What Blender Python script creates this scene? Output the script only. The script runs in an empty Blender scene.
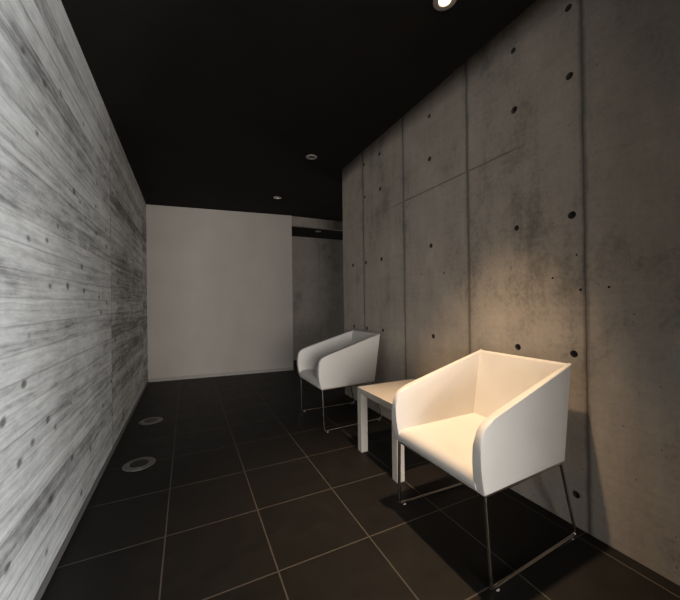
import bpy, bmesh, math, random
from mathutils import Vector, Matrix
random.seed(7)
C = bpy.context.scene.collection
SC = bpy.context.scene

# ------------------------------------------------------------------ materials
class NT:
    def __init__(self, name):
        self.m = bpy.data.materials.new(name); self.m.use_nodes = True
        self.t = self.m.node_tree; self.b = self.t.nodes['Principled BSDF']
    def n(self, typ, **kw):
        x = self.t.nodes.new(typ)
        for k, v in kw.items():
            if k in x.inputs.keys() if isinstance(k, str) else False: x.inputs[k].default_value = v
            else: setattr(x, k, v)
        return x
    def l(self, a, b): self.t.links.new(a, b)
    def put(self, sock, v):
        if hasattr(v, 'is_output'): self.l(v, sock)
        else: sock.default_value = v
    def math(self, op, a, b=0.0, c=None, clamp=False):
        x = self.t.nodes.new('ShaderNodeMath'); x.operation = op; x.use_clamp = clamp
        self.put(x.inputs[0], a); self.put(x.inputs[1], b)
        if c is not None: self.put(x.inputs[2], c)
        return x.outputs[0]
    def pos(self):
        return self.t.nodes.new('ShaderNodeTexCoord').outputs['Object']
    def sep(self, v):
        x = self.t.nodes.new('ShaderNodeSeparateXYZ'); self.l(v, x.inputs[0]); return x.outputs
    def comb(self, x, y, z):
        c = self.t.nodes.new('ShaderNodeCombineXYZ')
        for i, q in enumerate((x, y, z)): self.put(c.inputs[i], q)
        return c.outputs[0]
    def mapv(self, v, s=(1, 1, 1), o=(0, 0, 0)):
        x = self.t.nodes.new('ShaderNodeMapping'); self.l(v, x.inputs[0])
        x.inputs['Scale'].default_value = s; x.inputs['Location'].default_value = o; return x.outputs[0]
    def noise(self, v, scale, detail=4, rough=.55, dist=0):
        x = self.t.nodes.new('ShaderNodeTexNoise'); self.l(v, x.inputs['Vector'])
        x.inputs['Scale'].default_value = scale; x.inputs['Detail'].default_value = detail
        x.inputs['Roughness'].default_value = rough; x.inputs['Distortion'].default_value = dist
        return x.outputs['Fac']
    def white(self, v):
        x = self.t.nodes.new('ShaderNodeTexWhiteNoise'); x.noise_dimensions = '3D'
        self.l(v, x.inputs['Vector']); return x.outputs['Value']
    def voro(self, v, scale):
        x = self.t.nodes.new('ShaderNodeTexVoronoi'); self.l(v, x.inputs['Vector'])
        x.inputs['Scale'].default_value = scale; return x.outputs['Distance'], x.outputs['Color']
    def ramp(self, f, stops):
        x = self.t.nodes.new('ShaderNodeValToRGB'); self.put(x.inputs[0], f)
        e = x.color_ramp.elements
        while len(e) < len(stops): e.new(.5)
        for q, (p, c) in zip(e, stops):
            q.position = p; q.color = (*c, 1) if len(c) == 3 else c
        return x.outputs[0]
    def rng(self, f, a, b, c=0., d=1., smooth=False):
        x = self.t.nodes.new('ShaderNodeMapRange'); self.put(x.inputs[0], f)
        if smooth: x.interpolation_type = 'SMOOTHSTEP'
        for i, q in enumerate((a, b, c, d)): x.inputs[i+1].default_value = q
        return x.outputs[0]
    def mix(self, f, a, b, mode='MIX'):
        x = self.t.nodes.new('ShaderNodeMix'); x.data_type = 'RGBA'; x.blend_type = mode
        self.put(x.inputs[0], f)
        self.put(x.inputs[6], a if hasattr(a, 'is_output') else (*a, 1)); self.put(x.inputs[7], b if hasattr(b, 'is_output') else (*b, 1))
        return x.outputs[2]
    def bump(self, h, strength=.3, dist=.002):
        x = self.t.nodes.new('ShaderNodeBump'); self.l(h, x.inputs['Height'])
        x.inputs['Strength'].default_value = strength; x.inputs['Distance'].default_value = dist
        self.l(x.outputs[0], self.b.inputs['Normal'])
    def base(self, c, rough=.6, metal=0., spec=.5):
        self.put(self.b.inputs['Base Color'], c if hasattr(c, 'is_output') else (*c, 1))
        self.put(self.b.inputs['Roughness'], rough); self.b.inputs['Metallic'].default_value = metal
        self.b.inputs['Specular IOR Level'].default_value = spec
        return self.m

def simple(name, c, rough=.6, metal=0., spec=.5, var=.06, sc=30):
    t = NT(name); p = t.pos(); n = t.noise(p, sc)
    lo = tuple(x*(1-var) for x in c); hi = tuple(min(1, x*(1+var)) for x in c)
    col = t.ramp(n, [(.3, lo), (.7, hi)])
    return t.base(col, rough, metal, spec)

JY = [-.52, .15, .82, 1.478, 2.146, 2.814]      # vertical formwork joints on the right wall
JZ = 1.88
def concrete(name, base=(.44, .398, .35), joints=False):
    t = NT(name); p = t.pos(); s = t.sep(p)
    big = t.noise(p, 1.3, 5, .6, .4)
    mid = t.noise(t.mapv(p, (1, 1.2, .8)), 6, 6, .65, .2)
    fine = t.noise(p, 45, 5, .7)
    run = t.noise(t.mapv(p, (1, 5, .45)), 2.0, 5, .65, .3)
    v = t.math('ADD', t.math('MULTIPLY', big, .42), t.math('ADD', t.math('MULTIPLY', mid, .36), t.math('MULTIPLY', fine, .26)))
    v = t.math('ADD', v, t.math('MULTIPLY', t.math('SUBTRACT', run, .5), .22))
    col = t.ramp(v, [(.36, tuple(x*.46 for x in base)), (.49, tuple(x*.88 for x in base)), (.60, tuple(x*1.04 for x in base)), (.8, tuple(x*1.45 for x in base))])
    # thin horizontal streaks left by the form faces
    st = t.noise(t.mapv(p, (.5, .5, 16)), 3, 4, .6)
    col = t.mix(.14, col, t.ramp(st, [(.35, (.62,)*3), (.6, (1,)*3)]), 'MULTIPLY')
    # air bubbles
    d, cc = t.voro(p, 9)
    sel = t.math('GREATER_THAN', t.sep(cc)[0], .72)
    hole = t.math('MULTIPLY', t.math('LESS_THAN', d, .045), sel)
    d2, cc2 = t.voro(t.mapv(p, o=(3, 1, 2)), 26)
    hole2 = t.math('MULTIPLY', t.math('LESS_THAN', d2, .09), t.math('GREATER_THAN', t.sep(cc2)[1], .8))
    hole = t.math('MAXIMUM', hole, hole2)
    col = t.mix(t.math('MULTIPLY', hole, .65), col, (.05, .045, .04))
    if joints:
        wob = t.math('MULTIPLY', t.math('SUBTRACT', t.noise(p, 9, 4), .5), .02)
        wid = t.math('MULTIPLY_ADD', t.noise(t.mapv(p, (0, 0, 1)), 2.2, 4, .7), .042, -.004)
        y = t.math('ADD', s[1], wob)
        m = 0.0
        for j in JY:
            dd = t.math('ABSOLUTE', t.math('SUBTRACT', y, j))
            k = t.math('SUBTRACT', 1.0, t.math('DIVIDE', dd, wid), clamp=True)
            m = t.math('MAXIMUM', m, k)
        # horizontal lift joint: strongest over two panels
        zz = t.math('ABSOLUTE', t.math('SUBTRACT', t.math('ADD', s[2], t.math('MULTIPLY', wob, .35)), JZ))
        st2 = t.math('MULTIPLY', t.rng(s[1], 1.06, 1.2, .12, 1), t.rng(s[1], 2.1, 2.35, 1, .25))
        kz = t.math('MULTIPLY', t.math('SUBTRACT', 1.0, t.math('DIVIDE', zz, .010), clamp=True), st2)
        m = t.math('MAXIMUM', t.math('POWER', m, .7), kz)
        halo = 0.0
        for j in JY:
            halo = t.math('MAXIMUM', halo, t.math('SUBTRACT', 1.0, t.math('DIVIDE', t.math('ABSOLUTE', t.math('SUBTRACT', y, j)), .045), clamp=True))
        m = t.math('MAXIMUM', m, t.math('MULTIPLY', halo, t.rng(t.noise(t.mapv(p, (0, 1, .6)), 5, 4, .7), .38, .7, 0, .55)))
        col = t.mix(t.math('MULTIPLY', m, .78), col, tuple(x*.22 for x in base))
    h = t.math('SUBTRACT', t.math('ADD', t.math('MULTIPLY', mid, .5), t.math('MULTIPLY', fine, .5)), t.math('MULTIPLY', hole, 2.0))
    t.bump(h, .35, .0015)
    return t.base(col, .72, spec=.3)

def board_concrete():
    t = NT('board marked concrete'); p = t.pos(); s = t.sep(p)
    pan = t.math('FLOOR', t.math('DIVIDE', t.math('SUBTRACT', s[1], 2.784), 1.8))
    pl = t.math('FLOOR', t.math('DIVIDE', s[2], .0905))
    r1 = t.white(t.comb(pan, pl, 1.7))
    off = t.comb(t.math('MULTIPLY', r1, 19), t.math('MULTIPLY_ADD', pan, 7.3, s[1]), s[2])
    wave = t.math('MULTIPLY', t.math('SUBTRACT', t.noise(t.mapv(p, (0, 1.6, 5)), 2.0, 3), .5), .028)
    offw = t.comb(t.math('MULTIPLY', r1, 19), t.math('MULTIPLY_ADD', pan, 7.3, s[1]), t.math('ADD', s[2], wave))
    grain = t.noise(t.mapv(offw, (1, .55, 19)), 2.6, 4, .6, .1)
    fine = t.noise(t.mapv(offw, (1, 2.2, 60)), 4, 4, .7, .1)
    blot = t.noise(t.mapv(p, (0, 1.0, 1.8), (4, 0, 0)), 2.2, 5, .65)
    patch = t.noise(t.mapv(offw, (1, 2.6, 8), (1, 3, 0)), 2.6, 6, .75)
    v = t.math('ADD', t.math('MULTIPLY', grain, .34), t.math('MULTIPLY', fine, .14))
    v = t.math('ADD', v, t.math('MULTIPLY', blot, .28))
    v = t.math('ADD', v, t.math('MULTIPLY', patch, .30))
    v = t.math('ADD', v, t.math('MULTIPLY', t.math('SUBTRACT', r1, .5), .12))
    v = t.math('SUBTRACT', v, t.math('MULTIPLY', t.math('GREATER_THAN', s[1], 2.784), .022))
    col = t.ramp(v, [(.40, (.17, .167, .162)), (.47, (.33, .327, .32)), (.53, (.50, .497, .487)), (.64, (.72, .716, .705))])
    # knots
    d, cc = t.voro(t.mapv(offw, (0, 1.0, 1.3)), 8.5)
    k = t.math('MULTIPLY', t.rng(d, .09, .24, 1, 0, True), t.math('GREATER_THAN', t.sep(cc)[0], .50))
    col = t.mix(t.math('MULTIPLY', k, .8), col, (.075, .072, .068))
    # joint between the two form panels
    jy = t.math('ABSOLUTE', t.math('SUBTRACT', s[1], 2.784))
    col = t.mix(t.rng(jy, .004, .014, .55, 0), col, (.14, .13, .125))
    fz = t.math('FRACT', t.math('DIVIDE', s[2], .0905))
    seam = t.math('MAXIMUM', t.rng(fz, 0, .06, 1, 0), t.rng(fz, .94, 1, 0, 1))
    col = t.mix(t.math('MULTIPLY', seam, t.rng(r1, 0, 1, .1, .5)), col, (.16, .15, .145))
    t.bump(t.math('ADD', grain, fine), .4, .0025)
    return t.base(col, .8, spec=.2)

TILE = .41457; TX = -.10176; TY = 1.66356
def floor_mat():
    t = NT('charcoal porcelain tile'); p = t.pos(); s = t.sep(p)
    def grid(a, o):
        f = t.math('FRACT', t.math('ADD', t.math('DIVIDE', t.math('SUBTRACT', a, o), TILE), 100.0))
        return t.math('MULTIPLY', t.math('MINIMUM', f, t.math('SUBTRACT', 1.0, f)), TILE), t.math('FLOOR', t.math('DIVIDE', t.math('SUBTRACT', a, o), TILE))
    gx, ix = grid(s[0], TX); gy, iy = grid(s[1], TY)
    g = t.math('MINIMUM', gx, gy)
    grout = t.rng(g, .0022, .0036, 1, 0)
    r = t.white(t.comb(ix, iy, .3))
    n = t.noise(p, 9, 6, .65); f = t.noise(p, 120, 3)
    v = t.math('ADD', t.math('MULTIPLY', n, .6), t.math('ADD', t.math('MULTIPLY', f, .3), t.math('MULTIPLY', r, .12)))
    tile = t.ramp(v, [(.35, (.0105, .0094, .0084)), (.7, (.020, .0178, .0158))])
    col = t.mix(grout, tile, (.098, .086, .074))
    t.bump(t.math('SUBTRACT', t.math('MULTIPLY', n, .25), grout), .5, .001)
    rough = t.math('MULTIPLY_ADD', grout, .3, t.rng(n, .3, .7, .50, .62))
    return t.base(col, rough, spec=.2)

def plaster():
    t = NT('white painted plaster'); p = t.pos()
    a = t.noise(t.mapv(p, (1.6, 1, .5)), 1.3, 3, .5); b = t.noise(p, 3.2, 5, .6)
    f = t.noise(p, 90, 3)
    v = t.math('ADD', t.math('MULTIPLY', a, .55), t.math('MULTIPLY', b, .45))
    col = t.ramp(v, [(.32, (.45, .417, .388)), (.55, (.495, .46, .428)), (.75, (.535, .498, .463))])
    t.bump(f, .15, .001)
    return t.base(col, .75, spec=.25)

def leather():
    t = NT('white leather'); p = t.pos()
    d, _ = t.voro(p, 260); n = t.noise(p, 5, 3)
    col = t.ramp(n, [(.3, (.79, .775, .75)), (.7, (.83, .815, .79))])
    t.bump(d, .08, .0006)
    return t.base(col, .52, spec=.35)

M = {}
M['floor'] = floor_mat()
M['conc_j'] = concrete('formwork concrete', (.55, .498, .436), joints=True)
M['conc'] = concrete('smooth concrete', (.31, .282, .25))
M['board'] = board_concrete()
M['plaster'] = plaster()
M['ceil'] = simple('matt black paint', (.0125, .0115, .0105), .85, spec=.15, var=.15, sc=3)
M['tie'] = simple('mortar plug and hole shade', (.07, .062, .054), .9, var=.3)  # dark lining: plug colour with the shade of holes and pits painted in
M['leather'] = leather()
M['under'] = simple('black underside felt', (.02, .02, .02), .9)
M['chrome'] = simple('polished chrome', (.62, .60, .58), .16, 1.0, var=.03)
M['glide'] = simple('grey plastic glide', (.35, .34, .33), .25)
M['lacq'] = simple('white lacquer', (.74, .70, .65), .38, spec=.45, var=.02)
M['steel'] = simple('brushed steel', (.32, .31, .30), .5, 1.0, var=.12, sc=60)
M['lens'] = simple('dark lamp glass', (.012, .012, .012), .3, spec=.3)
M['trimgrey'] = simple('grey lamp trim', (.36, .325, .30), .5, spec=.4)
M['baffle'] = simple('black lamp baffle', (.012, .011, .011), .5)
M['reflector'] = simple('silver lamp reflector', (.75, .74, .72), .18, 1.0)
M['frame'] = simple('dark anodised aluminium', (.05, .05, .052), .4, .6)
M['skirt'] = simple('pale grey skirting', (.36, .335, .315), .5)
M['skirtd'] = simple('grey skirting', (.16, .15, .145), .55)
def glassm():
    t = NT('window glass')
    o = t.t.nodes['Material Output']
    tr = t.t.nodes.new('ShaderNodeBsdfTransparent'); gl = t.t.nodes.new('ShaderNodeBsdfGlossy')
    gl.inputs['Roughness'].default_value = .02
    mx = t.t.nodes.new('ShaderNodeMixShader'); mx.inputs[0].default_value = .06
    t.l(tr.outputs[0], mx.inputs[1]); t.l(gl.outputs[0], mx.inputs[2]); t.l(mx.outputs[0], o.inputs[0])
    return t.m
M['glass'] = glassm()
def lampm():
    t = NT('lit halogen lamp'); b = t.b
    b.inputs['Base Color'].default_value = (1, .8, .5, 1)
    b.inputs['Emission Color'].default_value = (1, .78, .5, 1); b.inputs['Emission Strength'].default_value = 12
    return t.m
M['lamp'] = lampm()

# ------------------------------------------------------------------ helpers
def obj(name, bm, mat, parent=None, smooth=False, angle=40):
    me = bpy.data.meshes.new(name)
    bmesh.ops.recalc_face_normals(bm, faces=bm.faces)
    bm.to_mesh(me); bm.free()
    for m in (mat if isinstance(mat, (list, tuple)) else [mat]): me.materials.append(m)
    if smooth:
        for p in me.polygons: p.use_smooth = True
        try: me.set_sharp_from_angle(angle=math.radians(angle))
        except Exception: pass
    o = bpy.data.objects.new(name, me); C.objects.link(o)
    if parent: o.parent = parent
    return o
def box(bm, a, b, mi=0):
    vs = [bm.verts.new((x, y, z)) for x in (a[0], b[0]) for y in (a[1], b[1]) for z in (a[2], b[2])]
    fs = []
    for q in ((0, 1, 3, 2), (4, 6, 7, 5), (0, 4, 5, 1), (2, 3, 7, 6), (0, 2, 6, 4), (1, 5, 7, 3)):
        f = bm.faces.new([vs[i] for i in q]); f.material_index = mi; fs.append(f)
    return vs, fs
def bevel(bm, w, seg=3, edges=None):
    bmesh.ops.bevel(bm, geom=list(edges if edges is not None else bm.edges), offset=w, offset_type='OFFSET', segments=seg, profile=.5, affect='EDGES', clamp_overlap=True)
def prism(bm, pts, y0, y1):
    """outline in (x, z), extruded along y"""
    a = [bm.verts.new((x, y0, z)) for x, z in pts]; b = [bm.verts.new((x, y1, z)) for x, z in pts]
    bm.faces.new(a); bm.faces.new(b[::-1]); n = len(pts)
    for i in range(n): bm.faces.new((a[i], b[i], b[(i+1) % n], a[(i+1) % n]))
def tube(bm, pts, r, seg=12):
    P = [Vector(p) for p in pts]; rings = []
    for i, p in enumerate(P):
        d = ((P[min(i+1, len(P)-1)]-p).normalized() if i < len(P)-1 else Vector())+((p-P[i-1]).normalized() if i else Vector())
        d.normalize(); up = Vector((0, 0, 1)) if abs(d.z) < .9 else Vector((0, 1, 0))
        u = d.cross(up).normalized(); v = d.cross(u)
        rings.append([bm.verts.new(p+u*(r*math.cos(2*math.pi*k/seg))+v*(r*math.sin(2*math.pi*k/seg))) for k in range(seg)])
    for a, b in zip(rings, rings[1:]):
        for k in range(seg): bm.faces.new((a[k], a[(k+1) % seg], b[(k+1) % seg], b[k]))
    bm.faces.new(rings[0][::-1]); bm.faces.new(rings[-1])
def fillet(pts, r, n=6):
    P = [Vector(p) for p in pts]; out = [P[0]]
    for i in range(1, len(P)-1):
        a = (P[i-1]-P[i]).normalized(); b = (P[i+1]-P[i]).normalized()
        s, e = P[i]+a*r, P[i]+b*r
        for k in range(n+1):
            t = k/n; out.append(s*(1-t)**2+P[i]*2*t*(1-t)+e*t*t)
    return out+[P[-1]]
def lathe(bm, prof, seg=40, flip=1):
    rings = []
    for r, z in prof:
        if r < 1e-6: rings.append([bm.verts.new((0, 0, z))])
        else: rings.append([bm.verts.new((r*math.cos(2*math.pi*k/seg), r*math.sin(2*math.pi*k/seg), z)) for k in range(seg)])
    for a, b in zip(rings, rings[1:]):
        for k in range(seg):
            q = [a[k % len(a)], a[(k+1) % len(a)], b[(k+1) % len(b)], b[k % len(b)]]
            u = []
            for v in q:
                if v not in u: u.append(v)
            if len(u) > 2: bm.faces.new(u)
def struct(name, bm, mat, parent=None):
    o = obj(name, bm, mat, parent)
    if not parent: o['kind'] = 'structure'
    return o
def sbox(name, a, b, mat, parent=None):
    bm = bmesh.new(); box(bm, a, b); return struct(name, bm, mat, parent)
def thing(name, label, cat, loc, group=None):
    o = bpy.data.objects.new(name, None); C.objects.link(o); o.location = loc
    o.empty_display_size = .1; o['label'] = label; o['category'] = cat
    if group: o['group'] = group
    return o
def dup(root, loc, label):
    r = root.copy(); C.objects.link(r); r.location = loc; r['label'] = label
    for ch in list(root.children):
        c = ch.copy(); C.objects.link(c); c.parent = r
        for g in list(ch.children):
            d = g.copy(); C.objects.link(d); d.parent = c
    return r

# ------------------------------------------------------------------ room shell
XL, XR = -.4948, 1.62          # faces of the left and right wall
H = 2.4144                     # ceiling
YB = -4.2                      # entrance glazing behind the camera
sbox('floor', (-2.7, YB-.3, -.12), (4.6, 6.6, 0), M['floor'])
# ceiling stops short of the right wall, leaving a dark slot along it
bm = bmesh.new()
box(bm, (-2.7, YB-.3, H), (1.44, 6.6, H+.1))
pl = [(1.44, 2.938), (1.62, 3.293), (4.6, 3.293), (4.6, 6.6), (1.44, 6.6)]
lo = [bm.verts.new((x, y, H)) for x, y in pl]; hi = [bm.verts.new((x, y, 2.9)) for x, y in pl]
bm.faces.new(lo); bm.faces.new(hi[::-1])
for i in range(5): bm.faces.new((lo[i], lo[(i+1) % 5], hi[(i+1) % 5], hi[i]))
box(bm, (1.44, YB-.3, 2.80), (1.95, 3.293, 2.9)); box(bm, (1.40, YB-.3, H+.1), (1.44, 3.293, 2.9))
struct('ceiling', bm, M['ceil'])

# left wall: board strips, each with its own tiny offset
bm = bmesh.new(); z = 0.0; bh = .0905
for j, (y0, y1) in enumerate(((1.06, 2.784), (2.784, 6.4))):
    z = 0
    while z < 2.5:
        o = random.uniform(0, .0028)
        box(bm, (-.7, y0, z), (XL-o, y1, min(z+bh, 2.5))); z += bh
struct('wall_left', bm, M['board'])
sbox('baseboard_left', (XL-.004, 1.06, 0), (XL+.006, 5.03, .035), M['skirtd'])

# unseen black hall added at left, cutting bounce and letting back daylight in
sbox('wall_added_dark', (-2.7, 1.10, 0), (-.7, 1.25, 2.5), M['ceil'])
sbox('wall_added_dark_left', (-2.7, YB-.3, 0), (-2.55, 1.10, 2.5), M['ceil'])

# right wall with formwork joints and tie holes
TIES = [(1.148, 1.448), (1.151, .80), (.871, 1.449), (.872, .802), (1.152, 2.095), (1.823, 2.418), (1.827, 2.103), (1.825, 1.463), (1.814, .797),
        (2.499, 2.425), (2.498, 2.10), (2.489, 1.448), (2.48, .79), (2.79, 2.44), (2.785, 2.11), (2.775, 1.449), (2.77, .788), (3.052, 1.452), (3.048, .79),
        (1.148, .15), (.872, .15), (1.82, .15), (2.485, .15), (.872, 2.10), (.48, 1.449), (.48, .80), (.48, 2.1), (.48, .15), (1.152, 2.42), (.872, 2.42)]
bm = bmesh.new(); box(bm, (XR, -1.0, -.05), (1.90, 3.29, 2.85)); wr = struct('wall_right', bm, [M['conc_j'], M['tie']])
PITS = [(1.935, 1.263), (1.697, 1.25), (.854, 1.261), (.731, 1.107), (.963, 1.162), (.84, 1.10)]
bm = bmesh.new()
for y, z in TIES+PITS:
    r0 = random.uniform(.0145, .019) if (y, z) in TIES else random.uniform(.004, .0065)
    k = 18; a = [bm.verts.new((XR-.01, y+1.1*r0*math.cos(2*math.pi*i/k), z+1.1*r0*math.sin(2*math.pi*i/k))) for i in range(k)]
    b = [bm.verts.new((XR+.016, y+.8*r0*math.cos(2*math.pi*i/k), z+.8*r0*math.sin(2*math.pi*i/k))) for i in range(k)]
    bm.faces.new(a[::-1]); bm.faces.new(b)
    for i in range(k): bm.faces.new((a[i], a[(i+1) % k], b[(i+1) % k], b[i]))
for f in bm.faces: f.material_index = 1
cut = obj('cutter', bm, [M['conc_j'], M['tie']])
bm = bmesh.new()
for y in JY: box(bm, (XR-.01, y-.0015, -.2), (XR+.002, y+.0015, 3))
cut2 = obj('cutter', bm, [M['conc_j']])
for c in (cut, cut2):
    md = wr.modifiers.new('b', 'BOOLEAN'); md.operation = 'DIFFERENCE'; md.object = c; md.solver = 'EXACT'
bpy.context.view_layer.update()
dg = bpy.context.evaluated_depsgraph_get()
me = bpy.data.meshes.new_from_object(wr.evaluated_get(dg)); wr.modifiers.clear(); wr.data = me
for c in (cut, cut2): bpy.data.objects.remove(c)

# white partition, slightly skewed, closing the corridor
PS = -.107; PY = 4.977; PXR = 1.480
def skew_slab(bm, x0, x1, z0, z1, d0, d1):
    vs = [bm.verts.new((x, PY+PS*x+d, z)) for x in (x0, x1) for d in (d0, d1) for z in (z0, z1)]
    for q in ((0, 1, 3, 2), (4, 6, 7, 5), (0, 4, 5, 1), (2, 3, 7, 6), (0, 2, 6, 4), (1, 5, 7, 3)): bm.faces.new([vs[i] for i in q])
bm = bmesh.new(); skew_slab(bm, -.6, PXR, 0, H+.02, 0, .12); struct('wall_back', bm, M['plaster'])
bm = bmesh.new(); skew_slab(bm, XL+.004, PXR, 0, .048, -.006, .004); struct('baseboard_back', bm, M['skirt'])
# lintel beside it, over the passage to the far room
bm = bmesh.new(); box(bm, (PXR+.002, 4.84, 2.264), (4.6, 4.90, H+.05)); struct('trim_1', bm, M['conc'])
# far room: lower dark ceiling and concrete wall
sbox('ceiling_far', (1.0, 4.90, 2.264), (4.6, 6.5, 2.33), M['ceil'])
bm = bmesh.new(); YF = 5.61
box(bm, (.6, YF, 0), (2.258, YF+.15, 2.4)); box(bm, (2.264, YF, 0), (4.6, YF+.15, 2.4)); box(bm, (.6, YF+.004, 0), (4.6, YF+.1, 2.4))
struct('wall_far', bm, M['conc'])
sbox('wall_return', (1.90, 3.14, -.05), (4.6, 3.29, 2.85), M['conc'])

# unseen pier added behind the camera to shade the near right wall
sbox('wall_added_pier', (.93, -.62, 0), (1.66, -.46, 2.85), M['conc'])
# entrance end behind the camera: glazing on the back and on the right
def window(name, a, b, axis, nm):
    bm = bmesh.new(); t = .05
    lo, hi = a[axis], b[axis]
    def seg(u0, u1, z0, z1):
        p = [0, 0, z0]; q = [0, 0, z1]; o = 1-axis
        p[axis], q[axis] = u0, u1; p[o], q[o] = a[o], b[o]; box(bm, p, q)
    seg(lo, hi, a[2], a[2]+t); seg(lo, hi, b[2]-t, b[2])
    n = nm+1
    for k in range(n+1):
        u = lo+(hi-lo-t)*k/n; seg(u, u+t, a[2]+t, b[2]-t)
    fr = struct(name, bm, M['frame'])
    bm = bmesh.new(); p = list(a); q = list(b); o = 1-axis; m = (a[o]+b[o])/2; p[o], q[o] = m-.004, m+.004
    p[axis] += .01; q[axis] -= .01; p[2] += .01; q[2] -= .01
    box(bm, p, q); obj('pane', bm, M['glass'], fr)
window('window_1', (-2.55, YB-.06, 0), (XR, YB, H), 0, 3)
window('window_2', (1.66, YB, 0), (1.72, -1.0, H), 1, 2)
sbox('wall_side', (4.5, 3.3, 0), (4.65, 4.0, 2.6), M['conc'])
window('window_added_far', (4.52, 4.0, 0), (4.58, 5.61, 2.25), 1, 2)  # unseen window added to go with the far fill lamp
sbox('trim_2', (1.60, YB-.1, H), (1.90, -1.0, 2.85), M['ceil'])

# ------------------------------------------------------------------ armchairs
def make_chair(loc, rz, label):
    t = thing('armchair', label, 'armchair', loc, 'white tub armchairs along the concrete wall')
    t.rotation_euler = (0, 0, rz)
    hw = .274
    wall = lambda z: .024+.020*max(0, min(1, (.765-z)/.40))       # upholstery thins towards the rim
    # arms
    prof = [(-.283, .347), (-.292, .375), (-.300, .41), (-.305, .45), (-.3065, .49), (-.3055, .525), (-.301, .556), (-.292, .580), (-.277, .597), (-.255, .6095), (-.222, .6205), (-.18, .632), (.307, .769), (.240, .347)]
    for s in (1, -1):
        bm = bmesh.new(); prism(bm, prof, s*hw, s*(hw-.03))
        for v in bm.verts:
            if abs(v.co.y) < hw-.01: v.co.y = s*(hw-wall(v.co.z))
        bevel(bm, .0095, 4, [e for e in bm.edges if abs(e.verts[0].co.x-e.verts[1].co.x)+abs(e.verts[0].co.z-e.verts[1].co.z) > 1e-4])
        obj('armrest', bm, M['leather'], t, True, 50)
    # backrest between the arms, leaning out
    bm = bmesh.new()
    pr = [(.195, .37), (.2395, .347), (.3065, .7685), (.283, .762)]
    prism(bm, pr, -1, 1)
    for v in bm.verts: v.co.y *= hw-wall(v.co.z)+.004
    bevel(bm, .007, 3, [e for e in bm.edges if all(v.co.z > .7 for v in e.verts) and abs(e.verts[0].co.y-e.verts[1].co.y) > .1])
    obj('backrest', bm, M['leather'], t, True, 35)
    # seat pad with a rounded front lip and a soft crown
    bm = bmesh.new(); w = hw-.038; ny = 16
    lip = [(-.283, .3492), (-.290, .358), (-.2945, .372), (-.2945, .386), (-.289, .399), (-.277, .4085), (-.258, .4135)]
    lip += [(-.258+(.222+.258)*k/10, .4135+.010*k/10) for k in range(1, 11)]
    rows = []
    for i, (x, z) in enumerate(lip):
        row = []
        for j in range(ny+1):
            q = 2*j/ny-1; g = max(0, min(1, (i-3)/6)); back = max(0, min(1, (.218-x)/.12))
            row.append(bm.verts.new((x, q*w, z+g*(.014*(1-q**4)*back-.003))))
        rows.append(row)
    for r0, r1 in zip(rows, rows[1:]):
        for j in range(ny): bm.faces.new((r0[j], r1[j], r1[j+1], r0[j+1]))
    end = [bm.verts.new((.213, -w, .3492)), bm.verts.new((.213, w, .3492))]
    bm.faces.new([r[0] for r in rows]+[end[0]]); bm.faces.new([r[-1] for r in rows][::-1]+[end[1]])
    bm.faces.new(rows[-1]+[end[1], end[0]]); bm.faces.new(rows[0][::-1]+end)
    obj('seat', bm, M['leather'], t, True, 50)
    bm = bmesh.new(); box(bm, (-.268, -hw+.012, .3395), (.220, hw-.012, .3485)); obj('seat_base', bm, M['under'], t)
    # chrome sled frame
    r = .0075; yy = hw-.012; yf0 = hw+.004
    bm = bmesh.new()
    tube(bm, [(-.270, -yy, .340), (-.270, yy, .340)], r); tube(bm, [(.222, -yy, .340), (.222, yy, .340)], r)
    for s in (1, -1): tube(bm, [(-.270, s*yy, .340), (.222, s*yy, .340)], r)
    obj('seat_frame', bm, M['chrome'], t, True, 60)
    for s in (1, -1):
        yf = s*yf0
        bm = bmesh.new(); tube(bm, [(-.271, s*yy, .343), (-.266, yf, .024), (-.263, yf, .012)], r); obj('leg', bm, M['chrome'], t, True, 60)
        bm = bmesh.new(); tube(bm, [(.222, s*yy, .343), (.302, yf, .024), (.299, yf, .012)], r); obj('leg', bm, M['chrome'], t, True, 60)
        bm = bmesh.new(); tube(bm, fillet([(-.266, yf, .020), (-.262, yf, .0095), (.296, yf, .0095), (.302, yf, .020)], .006), r)
        rn = obj('runner', bm, M['chrome'], t, True, 60); rn['label'] = 'thin chrome floor rail'
        for gx in (-.235, .275):
            bm = bmesh.new(); bmesh.ops.create_cone(bm, cap_ends=True, segments=16, radius1=.0095, radius2=.008, depth=.006)
            for v in bm.verts: v.co += Vector((gx, yf, .0031))
            obj('glide', bm, M['glide'], rn, True)
    # in plan the tub narrows towards its back
    for o in t.children_recursive:
        for v in o.data.vertices: v.co.y *= 1-.088*(v.co.x+.29)/.58
    return t
near = make_chair((1.246, 1.093, 0), math.radians(.2), 'nearer white leather tub armchair, warmly lit, in front of the side table')
far = dup(near, (1.250, 2.675, 0), 'farther white leather tub armchair, dimly lit, beyond the side table')
far.rotation_euler = (0, 0, math.radians(.7))

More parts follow.
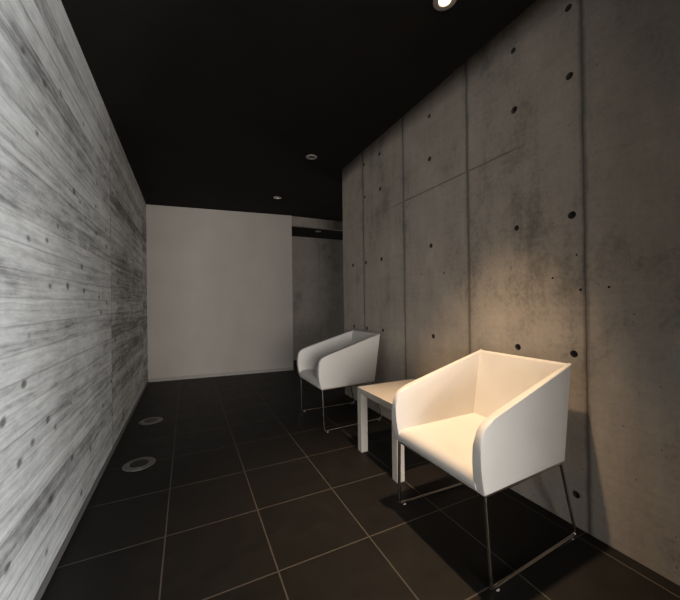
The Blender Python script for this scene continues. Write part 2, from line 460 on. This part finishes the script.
# ------------------------------------------------------------------ side table
ty0, ty1, tx0, tx1, tz, lg = 1.535, 2.010, 1.088, 1.580, .450, .052
st = thing('side_table', 'low square white lacquered side table between the two armchairs', 'table', ((tx0+tx1)/2, (ty0+ty1)/2, 0))
hx, hy = (tx1-tx0)/2, (ty1-ty0)/2
bm = bmesh.new(); box(bm, (-hx, -hy, tz-.042), (hx, hy, tz)); bevel(bm, .002, 2); obj('tabletop', bm, M['lacq'], st)
for sx in (-1, 1):
    for sy in (-1, 1):
        bm = bmesh.new(); xa, xb = sorted((sx*hx, sx*(hx-lg))); ya, yb = sorted((sy*hy, sy*(hy-lg)))
        box(bm, (xa, ya, 0), (xb, yb, tz-.042)); bevel(bm, .002, 2); obj('leg', bm, M['lacq'], st)

# ------------------------------------------------------------------ recessed lamps
def uplight(loc, label):
    t = thing('floor_uplight', label, 'floor light', loc, 'steel ringed floor uplights along the board wall')
    bm = bmesh.new(); lathe(bm, [(.064, -.001), (.066, .005), (.071, .007), (.086, .006), (.094, .002), (.095, 0)]); obj('ring', bm, M['steel'], t, True)
    bm = bmesh.new(); lathe(bm, [(.055, .0035), (.061, .006), (.0655, .0075), (.067, .005)]); obj('bezel', bm, M['steel'], t, True)
    bm = bmesh.new(); lathe(bm, [(.0645, .0005), (.0645, .003), (0, .0038)]); obj('lens', bm, M['lens'], t, True)
    return t
u = uplight((-.300, 2.492, 0), 'nearer round steel ringed floor uplight set in the dark tiles by the board wall')
dup(u, (-.310, 3.357, 0), 'farther round floor uplight, nearly lost in the dark by the board wall')

GD = 'round recessed ceiling downlights'
def downlight(loc, label, kind):
    t = thing('ceiling_downlight', label, 'downlight', loc, GD)
    bm = bmesh.new()
    lathe(bm, [(.052, 0), (.052, -.003), (.047, -.006), (.028, -.006), (.026, -.002), (.026, 0)])
    obj('trim_ring', bm, M['trimgrey' if kind != 'silver' else 'reflector'], t, True)
    bm = bmesh.new(); lathe(bm, [(.0265, -.0004), (.018, -.002), (0, -.0022)])
    obj('lamp', bm, M[{'off': 'baffle', 'silver': 'reflector', 'lit': 'lamp'}[kind]], t, True)
    return t
downlight((1.057, 2.79, H), 'grey ringed unlit ceiling downlight with a dark centre, nearer one above the far armchair', 'off')
downlight((1.060, 4.05, H), 'small silver ceiling downlight near the white partition', 'silver')
downlight((2.02, 5.06, 2.264), 'tiny downlight in the low dark ceiling past the lintel', 'off')
LX, LY = 1.06, 1.08
downlight((LX, LY, H), 'lit warm ceiling downlight above the nearer armchair', 'lit')

# ------------------------------------------------------------------ light
def light(name, typ, loc, rot, energy, color, **kw):
    l = bpy.data.lights.new(name, typ); l.energy = energy; l.color = color
    for k, v in kw.items(): setattr(l, k, v)
    o = bpy.data.objects.new(name, l); C.objects.link(o); o.location = loc; o.rotation_euler = rot; return o
R = math.radians
light('halogen_beam', 'SPOT', (LX, LY, H-.03), (R(5), R(1), 0), 188, (1, .69, .42), spot_size=R(62), spot_blend=1.0, shadow_soft_size=.03)
# daylight through the entrance glazing, back and side; the far lamp is added fill
light('daylight_back', 'AREA', (0, YB-.25, 1.3), (R(90), 0, 0), 350, (1, .94, .87), shape='RECTANGLE', size=3.2, size_y=2.2)
light('daylight_side', 'AREA', (1.95, -2.3, .5), (0, R(90), 0), 1010, (.93, .97, 1), shape='RECTANGLE', size=.85, size_y=2.2)
light('added_fill_far', 'AREA', (4.8, 4.9, 1.2), (0, R(90), 0), 20, (1, .95, .88), shape='RECTANGLE', size=2.2, size_y=1.8)  # added fill that brightens the far room's wall
w = bpy.data.worlds.new('World'); SC.world = w; w.use_nodes = True
w.node_tree.nodes['Background'].inputs[0].default_value = (.75, .82, .9, 1); w.node_tree.nodes['Background'].inputs[1].default_value = .25

# ------------------------------------------------------------------ camera
f_px, yaw, pitch, roll = 318.86, .4458, .0049, -.0129
fw = Vector((math.sin(yaw)*math.cos(pitch), math.cos(yaw)*math.cos(pitch), math.sin(pitch)))
r = Vector((math.cos(yaw), -math.sin(yaw), 0)); up = r.cross(fw)
r2 = r*math.cos(roll)+up*math.sin(roll); u2 = -r*math.sin(roll)+up*math.cos(roll)
cd = bpy.data.cameras.new('camera'); cam = bpy.data.objects.new('camera', cd); C.objects.link(cam)
cd.sensor_fit = 'HORIZONTAL'; cd.sensor_width = 36; cd.lens = 36*f_px/680; cd.clip_start = .02
m = Matrix((r2, u2, -fw)).transposed().to_4x4(); m.translation = (0, 0, 1.06); cam.matrix_world = m
SC.camera = cam
vs = SC.view_settings; vs.view_transform = 'Standard'; vs.look = 'None'; vs.exposure = 0; vs.gamma = 1; vs.use_curve_mapping = False
SC.cycles.max_bounces = 10; SC.cycles.diffuse_bounces = 6
